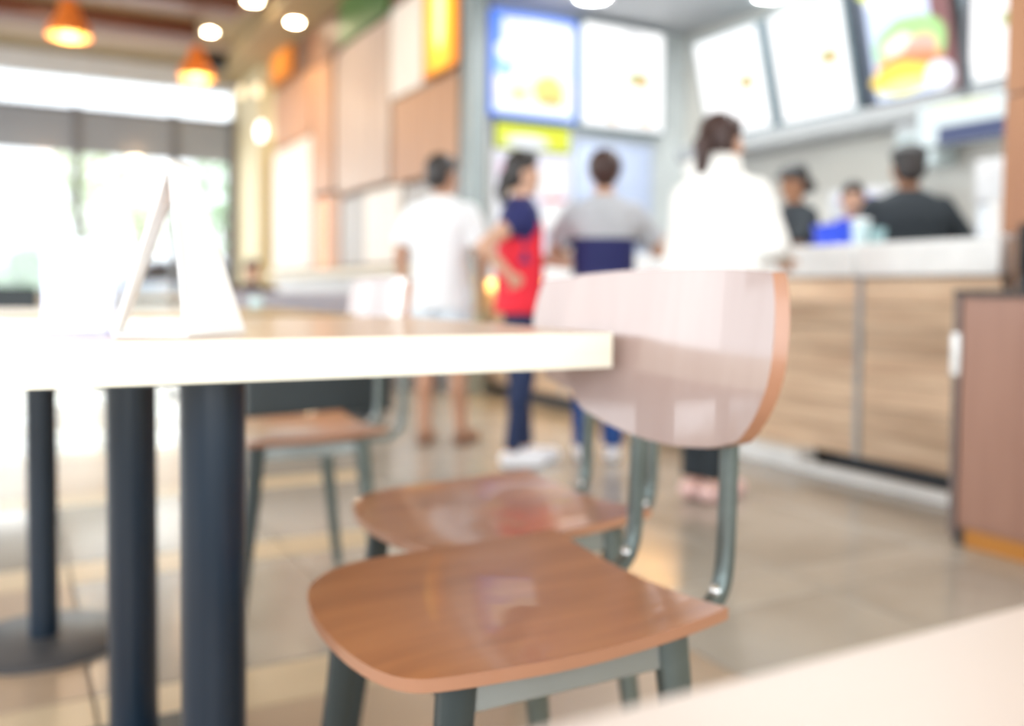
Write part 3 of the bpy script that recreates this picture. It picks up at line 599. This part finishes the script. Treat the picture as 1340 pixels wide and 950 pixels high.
dup(f1, (-.2, 9.6, 0), 0, 'brown table in front of the leftmost far window', 'brown tables in the far dining area')
# dark simple chairs far left (seen only between the table posts)
def dark_chair(x, y, rz, label):
    t = thing('dining_chair', label, 'chair', (x, y, 0), rz, 'dark chairs in the far dining area')
    bx('seat', (-.2, -.2, .43, .2, .2, .46), navy_seat, t, bev=.01); bx('backrest', (.17, -.2, .60, .2, .2, .82), navy_seat, t, bev=.01)
    for sx in (-.18, .18):
        for sy in (-.18, .18): b = B(); tube(b, [(sx, sy, .44), (sx*1.1, sy*1.1, 0)], .014, n=8); obj('leg', b, steel, t, True)
    for sy in (-.15, .15): b = B(); tube(b, [(.18, sy, .44), (.185, sy, .7)], .01, n=8); obj('back_post', b, steel, t, True)
    return t
d1 = dark_chair(-.1, 5.35, 90, 'dark chair with its back towards the brown table under the sign')
dup(d1, (-.55, 5.2, 0), -80, 'dark chair at the left picture edge seen under the tabletop')
dup(d1, (.35, 6.95, 0), -90, 'dark chair farther off between the two table posts')

# ------------------------------------------------------------------ people
DG = None
def bake(name, bm, mats, parent, voxel, smooth_it=4, matfn=None):
    bmesh.ops.recalc_face_normals(bm, faces=bm.faces)
    me = bpy.data.meshes.new(name); bm.to_mesh(me); bm.free(); o = bpy.data.objects.new(name, me); COL.objects.link(o)
    r = o.modifiers.new('r', 'REMESH'); r.mode = 'VOXEL'; r.voxel_size = voxel
    if smooth_it: s = o.modifiers.new('s', 'SMOOTH'); s.factor = .5; s.iterations = smooth_it
    bpy.context.view_layer.update(); dg = bpy.context.evaluated_depsgraph_get()
    nm = bpy.data.meshes.new_from_object(o.evaluated_get(dg)); o.modifiers.clear(); o.data = nm; nm.name = name
    nm.materials.clear()
    for m in mats: nm.materials.append(m)
    for p in nm.polygons:
        p.use_smooth = True; p.material_index = matfn(p.center) if matfn else 0
    o.parent = parent; return o
def V(*a): return Vector(a)
def hand(bm, w_, d, n, curl=.5, sgn=1, s=1.):
    """wrist, direction of the fingers, palm normal, curl; sgn = side on which the thumb leaves"""
    d = Vector(d).normalized(); n = (Vector(n)-d*Vector(n).dot(d)).normalized(); x = d.cross(n)*sgn
    c = w_+d*.045*s; R3 = Matrix((x, d, n)).transposed()
    ell(bm, c, (.040*s, .050*s, .016*s), R3, 12); capsule(bm, w_-d*.01, w_+d*.02, .022*s, .024*s, 10)
    for k, (off_, ln) in enumerate(((.029, .066), (.010, .075), (-.010, .070), (-.028, .055))):
        p = w_+d*.082*s+x*off_*s; a = curl*.7; dd = d*cos(a)+n*sin(a); q = p+dd*ln*.5*s
        capsule(bm, p, q, .0088*s, .0082*s, 8); a = curl*1.7; dd = d*cos(a)+n*sin(a); capsule(bm, q, q+dd*ln*.5*s, .0082*s, .0072*s, 8)
    p = w_+d*.025*s+x*.026*s; q = p+(x*.7+d*.6+n*.3).normalized()*.034*s; capsule(bm, p, q, .012*s, .010*s, 8); capsule(bm, q, q+(x*.25+d*.85+n*.45).normalized()*.028*s, .010*s, .0085*s, 8)
def torso_rings(bm, lst, n=20, sq=.85):
    rings(bm, [ring((cx, cy, z), V(1, 0, 0), V(0, 1, 0), rx, ry, n, sq) for z, cx, cy, rx, ry in lst])
def person(label, loc, rz, H, P, sk, hair, hairstyle, clothes, scale_w=1., headyaw=0, headpitch=0, group=None, seated=False):
    """P: joints at 1.70 m stature: elbows, hands, knees, ankles (left L = -x, right R = +x), figure faces +y"""
    t = thing('person', label, 'person', loc, rz, group); s = H/1.70
    J = dict(shL=V(-.165, 0, 1.362), shR=V(.165, 0, 1.362), hipL=V(-.085, 0, .90), hipR=V(.085, 0, .90), elL=V(-.22, -.02, 1.11), elR=V(.22, -.02, 1.11), haL=V(-.22, .06, .88), haR=V(.22, .06, .88),
             knL=V(-.095, .015, .49), knR=V(.095, .015, .49), anL=V(-.095, -.02, .085), anR=V(.095, -.02, .085), toL=V(-.11, .16, .03), toR=V(.11, .16, .03), lean=V(0, 0, 0))
    J.update({k: Vector(v) for k, v in P.items()}); lean = J['lean']
    def ln(z): f = max(0, (z-.95)/.5); return lean*f
    b = B()
    torso_rings(b, [(.84, 0, 0, .10, .08), (.90, 0, -.01, .158, .11), (1.02, *ln(1.02).xy, .130, .095), (1.15, *ln(1.15).xy, .135, .10), (1.28, *(ln(1.28)).xy, .160, .11), (1.38, *(ln(1.38)).xy, .165, .09), (1.435, *ln(1.43).xy, .07, .06)])
    sh = ln(1.42)
    for k in 'LR':
        S, E, W = J['sh'+k]+V(sh.x, sh.y, 0), J['el'+k], J['ha'+k]
        capsule(b, S, E, .052, .040); capsule(b, E, W, .040, .025)
        hd_ = (W-E).normalized()*.7+(J.get('hd'+k, (W-E)).normalized()*.5 if 'hd'+k in J else V(0, 0, 0))
        inward = V(1 if k == 'L' else -1, 0, 0) if abs((W-E).normalized().z) > .6 else V(0, 0, -1)
        hand(b, W, hd_, inward, P.get('curl'+k, V(.5, 0, 0))[0] if isinstance(P.get('curl'+k), (tuple, Vector)) else .6, 1 if k == 'L' else -1, .98)
        capsule(b, J['hip'+k], J['kn'+k], .085, .055); capsule(b, J['kn'+k], J['an'+k], .054, .036)
        capsule(b, J['kn'+k]*.65+J['an'+k]*.35+V(0, -.015, 0), J['kn'+k]*.4+J['an'+k]*.6, .052, .04)
        capsule(b, J['an'+k]+V(0, -.03, -.05), J['to'+k], .035, .028)
    nb = V(sh.x, sh.y, 1.40); hc = V(sh.x*1.12, sh.y*1.12+.02, 1.585)
    capsule(b, nb, hc+V(0, -.01, -.07), .058, .052)
    HR = Euler((radians(headpitch), 0, radians(headyaw))).to_matrix()
    def h(x, y_, z): return hc+HR @ V(x, y_, z)
    ell(b, h(0, -.012, .025), (.075, .094, .090), HR, 20); ell(b, h(0, .022, -.045), (.056, .066, .068), HR, 16)
    ell(b, h(0, .088, -.018), (.013, .018, .024), HR, 10); ell(b, h(0, .092, -.032), (.017, .014, .010), HR, 10)
    ell(b, h(0, .076, -.062), (.024, .012, .007), HR, 10); ell(b, h(0, .074, -.074), (.020, .012, .007), HR, 10); ell(b, h(0, .066, -.098), (.022, .02, .016), HR, 10)
    ell(b, h(0, .072, .022), (.05, .014, .012), HR, 10)
    for sx in (-1, 1): ell(b, h(sx*.075, -.006, -.018), (.010, .019, .032), HR, 10); ell(b, h(sx*.04, .06, -.03), (.022, .02, .02), HR, 10)
    body = bake('body', b, [sk], t, .0075, 3); body.scale = (s*scale_w, s*scale_w, s)
    def part(name, bm, mats, vx=.010, sm=3, matfn=None):
        o = bake(name, bm, mats, t, vx, sm, matfn); o.scale = (s*scale_w, s*scale_w, s); return o
    for sx in (-1, 1):
        b = B(); ell(b, h(sx*.030, .074, -.008), (.011, .008, .006), HR, 10); o = obj('eye', b, eyem, t, True); o.scale = (s*scale_w, s*scale_w, s)
    # hair
    b = B(); ell(b, h(0, -.022, .042), (.083, .098, .088), HR, 20); ell(b, h(0, -.05, -.01), (.076, .065, .08), HR, 16); ell(b, h(0, .045, .085), (.062, .045, .032), HR, 14)
    if hairstyle == 'pony': ell(b, h(0, -.12, .03), (.032, .04, .035), HR, 12); tube(b, [h(0, -.13, .04), h(0, -.165, -.02), h(0, -.15, -.13), h(0, -.13, -.22)], [.026, .034, .032, .012], n=12)
    if hairstyle == 'tied': ell(b, h(0, -.10, -.03), (.045, .05, .06), HR, 12); tube(b, [h(0, -.10, -.02), h(0, -.13, -.1), h(0, -.12, -.17)], [.04, .04, .02], n=12)
    if hairstyle == 'bun': ell(b, h(0, -.11, -.03), (.05, .05, .05), HR, 14)
    if hairstyle == 'round': ell(b, h(0, -.03, .03), (.095, .105, .10), HR, 20)
    part('hair', b, [hair], .008, 2)
    clothes(part, J, sh, h, HR, t, s*scale_w, s)
    return t
def tshirt(part, J, sh, mats, zb=.86, wide=1., matfn=None, sleeve=.62, name='shirt', long=False, flare=0):
    b = B(); a = lambda z: V(sh.x, sh.y, 0)*max(0, (z-.95)/.5)
    fl = lambda L: [(z, cx, cy, rx*(1+flare*max(0, 1.40-z)), ry*(1+flare*max(0, 1.4-z))) for z, cx, cy, rx, ry in L]
    torso_rings(b, fl([(zb, 0, 0, .180*wide, .135*wide), (.95, 0, 0, .172*wide, .130*wide), (1.05, *a(1.05).xy, .165*wide, .125), (1.18, *a(1.18).xy, .165*wide, .125), (1.30, *a(1.3).xy, .178*wide, .128), (1.385, *a(1.385).xy, .178, .108), (1.43, *a(1.43).xy, .12, .085), (1.46, *a(1.46).xy, .068, .066)]))
    capsule(b, J['shL']+V(sh.x+.03, sh.y, -.05), J['shR']+V(sh.x-.03, sh.y, -.05), .085, .085, 16)
    for k in 'LR':
        S, E = J['sh'+k]+V(sh.x, sh.y, -.005), J['el'+k]
        if long:
            W = J['ha'+k]; capsule(b, S, E, .066, .062); capsule(b, E, E+(W-E)*.96, .062*wide, .042*wide)
        else:
            Q = S+(E-S)*sleeve; x, y_ = frame(Q-S); capsule(b, S-(Q-S)*.05, S+(Q-S)*.3, .062, .068, 16); rings(b, [ring(S, x, y_, .062, .062, 16), ring(Q, x, y_, .075*wide, .075*wide, 16)])
    return part(name, b, mats, .0105, 2, matfn)
def trousers(part, J, mats, frac=1., r=.085, name='jeans', zt=1.0, rk=.068, ra=.055):
    b = B(); torso_rings(b, [(.83, 0, 0, .10, .09), (.88, 0, -.005, .172, .125), (.95, 0, -.005, .160, .118), (zt, 0, 0, .148, .112)])
    for k in 'LR':
        A, K, N = J['hip'+k], J['kn'+k], J['an'+k]
        if frac >= 1: capsule(b, A, K, r+.012, rk); capsule(b, K*.7+N*.3+V(0, -.015, 0), K*.4+N*.6, rk-.003, ra); capsule(b, K*.4+N*.6, N*.9+K*.1, ra, ra-.003); x, y_ = frame(N-K); capsule(b, K, K+(N-K)*.2, rk, rk-.003); rings(b, [ring(K, x, y_, rk, rk, 16), ring(K+(N-K)*.97, x, y_, ra, ra, 16)])
        else:
            Q = A+(K-A)*frac if frac < .95 else K; x, y_ = frame(Q-A); capsule(b, A+V(0, 0, .0), A+(Q-A)*.2, r+.014, r+.014); rings(b, [ring(A, x, y_, r+.014, r+.014, 16), ring(Q, x, y_, r+.008, r+.008, 16)])
    return part(name, b, mats, .0105, 2)
def shoes(part, J, m, name='shoe', sole=None):
    for k in 'LR':
        A, T = J['an'+k], J['to'+k]; d = (T-A); d.z = 0; d.normalize()
        b = B(); capsule(b, V(A.x, A.y, .045)-d*.03, V(T.x, T.y, .038), .043, .040, 14); capsule(b, A+V(0, 0, -.03), V(A.x, A.y, .05)+d*.04, .045, .042, 12)
        capsule(b, V(A.x, A.y, .024)-d*.035, V(T.x, T.y, .024)+d*.012, .024, .024, 12); capsule(b, V(A.x, A.y, .024)-d*.02+V(.015, 0, 0), V(T.x, T.y, .024)+V(.015, 0, 0), .024, .024, 12); capsule(b, V(A.x, A.y, .024)-d*.02-V(.015, 0, 0), V(T.x, T.y, .024)-V(.015, 0, 0), .024, .024, 12)
        part(name, b, [m], .008, 2)
wt = mat('white_cotton', (.84, .87, .90), .8); pb_ = mat('pale_blue_cotton', (.70, .78, .86), .8); red = mat('bright_red_cotton', (0.72, 0.0108, 0.0315), .75); navy = mat('navy_cotton', (.012, .016, .11), .75)
denim_n = mat('navy_denim', (.010, .022, .075), .8); denim_b = mat('blue_denim', (.012, .06, .24), .8); lgrey = mat('light_grey_cotton', (0.484, 0.502, 0.546), .8); blk = mat('black_cotton', (.012, .018, .024), .8)
hood = mat('white_hoodie_fleece', (.92, .92, .90), .85); sho = mat('white_shoe', (.85, .85, .9), .5); brn = mat('brown_sandal', (.25, .13, .08), .6); pnk = mat('pink_shoe', (.75, .5, .47), .6); bluec = mat('royal_blue_cotton', (.03, .04, .45), .7)
def boy_clothes(part, J, sh, h, HR, t, sw, s):
    trousers(part, J, [pb_], .9, .09, 'shorts'); tshirt(part, J, sh, [wt], .80, 1.0, sleeve=.78); shoes(part, J, brn, 'sandal')
person('boy in an oversized white T-shirt and pale shorts, back turned, leftmost of the queue', (1.975, 4.44, 0), -38, 1.53, dict(elL=(-.24, -.03, 1.12), haL=(-.235, .02, .90), elR=(.25, -.02, 1.12), haR=(.22, .12, .90), anR=(.12, .02, .085), toR=(.16, .19, .03)), skin, hairm, 'short', boy_clothes, headyaw=-30)
def girl_clothes(part, J, sh, h, HR, t, sw, s):
    trousers(part, J, [denim_n], 1, .078, 'jeans', 1.0, .067, .050)
    tshirt(part, J, sh, [red, navy], .83, .93, lambda c: 1 if (c.z > 1.32 or (abs(c.x) > .165 and c.z > 1.1)) else 0, sleeve=.45, flare=.35); shoes(part, J, sho)
person('girl in a red top with navy sleeves and navy jeans, standing side-on', (2.08, 3.78, 0), -108, 1.47, dict(elL=(-.22, .10, 1.14), haL=(-.12, .30, 1.10), elR=(.22, -.25, 1.18), haR=(.19, -.09, 1.03), anL=(-.07, .06, .085), toL=(-.09, .24, .03), anR=(.07, -.05, .085), toR=(.07, .12, .03), hdR=(-.3, .7, -.2)), skin2, hairm, 'tied', girl_clothes, .92)
def boy2_clothes(part, J, sh, h, HR, t, sw, s):
    trousers(part, J, [denim_b], 1, .085, 'jeans', 1.0, .070, .060)
    tshirt(part, J, sh, [navy, lgrey], .86, 1.04, lambda c: 1 if (c.z > 1.225 or (abs(c.x) > .19 and c.z > 1.0)) else 0, sleeve=.75); shoes(part, J, sho)
person('child in a grey-and-navy shirt and blue jeans, back turned, at the counter', (2.50, 3.70, 0), -30, 1.50, dict(elL=(-.27, .12, 1.16), haL=(-.15, .33, 1.13), elR=(.31, .10, 1.16), haR=(.34, .30, 1.24), anL=(-.1, -.02, .085), hipR=(.075, 0, .9), knR=(.07, .01, .49), anR=(.06, -.02, .085), toR=(.075, .16, .03)), skin2, hairb, 'round', boy2_clothes)
def hoodie_clothes(part, J, sh, h, HR, t, sw, s):
    trousers(part, J, [blk], 1, .08, 'trousers', 1.0, .066, .048)
    tshirt(part, J, sh, [hood], .82, 1.0, flare=.75, name='hoodie', long=True)
    b = B(); ell(b, h(0, -.075, -.125), (.125, .085, .065), None, 20); ell(b, h(0, -.045, -.10), (.10, .10, .05), None, 20); ell(b, h(0, -.11, -.19), (.085, .06, .09), None, 16); part('hood', b, [hood], .010, 3); shoes(part, J, pnk)
person('woman in a loose white hoodie with a dark ponytail, nearest of the queue', (2.44, 2.83, 0), -70, 1.53, dict(lean=(0, .03, 0), shL=(-.145, 0, 1.35), shR=(.155, 0, 1.355), elL=(-.21, .12, 1.14), haL=(-.12, .34, 1.12), elR=(.25, .0, 1.12), haR=(.17, .24, 1.08), hipL=(-.07, 0, .9), knL=(-.05, .0, .49), knR=(.05, .0, .49), hipR=(.07, 0, .9), anL=(-.055, -.04, .085), toL=(-.06, .13, .03), anR=(.035, -.05, .085), toR=(.05, .12, .03)), skin2, hairb, 'pony', hoodie_clothes, 1.12)
def staff(bl=blk, cap=True, apron=None):
    def f(part, J, sh, h, HR, t, sw, s):
        trousers(part, J, [blk], 1, .085, 'trousers'); tshirt(part, J, sh, [bl], .86, 1.10, sleeve=.8); shoes(part, J, black)
        if cap:
            b = B(); ell(b, h(0, -.012, .075), (.09, .105, .062), HR, 18); ell(b, h(0, .10, .06), (.06, .05, .010), HR, 14); part('cap', b, [black], .008, 2)
        if apron:
            b = B(); torso_rings(b, [(.78, 0, .0, .20, .155), (.98, 0, 0, .192, .152), (1.02, 0, 0, .190, .150)]); part('apron', b, [bluec], .010, 2)
    return f
person('kitchen worker in black shirt and cap with blue apron, back turned beside machines', (4.33, 3.43, -.03), -35, 1.66, dict(elR=(.30, .06, 1.13), haR=(.36, .20, 1.0), elL=(-.24, .06, 1.12), haL=(-.2, .26, 1.0)), skin3, hairm, 'short', staff(apron=True), 1.12)
person('kitchen worker in black with a dark cap, facing left behind the white hoodie', (4.42, 4.35, 0), 75, 1.63, dict(elL=(-.24, .12, 1.12), haL=(-.15, .32, 1.05), elR=(.24, .12, 1.12), haR=(.15, .32, 1.05)), skin3, hairm, 'bun', staff(), 1., headpitch=-12)
person('kitchen worker in a blue shirt, mostly hidden behind the black-shirted one', (4.52, 3.98, 0), 130, 1.50, dict(elL=(-.26, .10, 1.14), haL=(-.16, .3, 1.05), elR=(.27, .1, 1.14), haR=(.16, .3, 1.05)), skin2, hairm, 'short', staff(bluec, False), 1.0, headpitch=-10)
def diner(part, J, sh, h, HR, t, sw, s):
    trousers(part, J, [blk], 1, .085, 'trousers'); tshirt(part, J, sh, [mat('navy_black_cotton', (.012, .012, .03), .8)], .86, 1.05, sleeve=.7); shoes(part, J, black)
# seated: whole figure lowered so that the hips rest on the bench seat height
person('person seated at a far brown table, leaning forward in a dark shirt', (2.07, 9.64, -.55), 188, 1.66, dict(lean=(0, .20, 0), hipL=(-.09, .0, .92), hipR=(.09, .0, .92), knL=(-.12, .42, .98), knR=(.12, .42, .98), anL=(-.12, .46, .655), anR=(.12, .46, .655), toL=(-.13, .62, .60), toR=(.13, .62, .60), elL=(-.3, .26, 1.33), haL=(-.12, .46, 1.345), elR=(.3, .26, 1.33), haR=(.12, .46, 1.345)), skin2, hairm, 'short', diner, headpitch=-6)
st_ = thing('stool', 'dark stool under the person seated at the far table', 'stool', (2.07, 9.66, 0))
b = B(); cyl(b, (0, 0, .235), (0, 0, .26), .17, n=24); obj('seat', b, navy_seat, st_, True)
for sx, sy in ((-1, -1), (1, -1), (-1, 1), (1, 1)): b = B(); tube(b, [(sx*.1, sy*.1, .24), (sx*.15, sy*.15, 0)], .013, n=8); obj('leg', b, steel, st_, True)
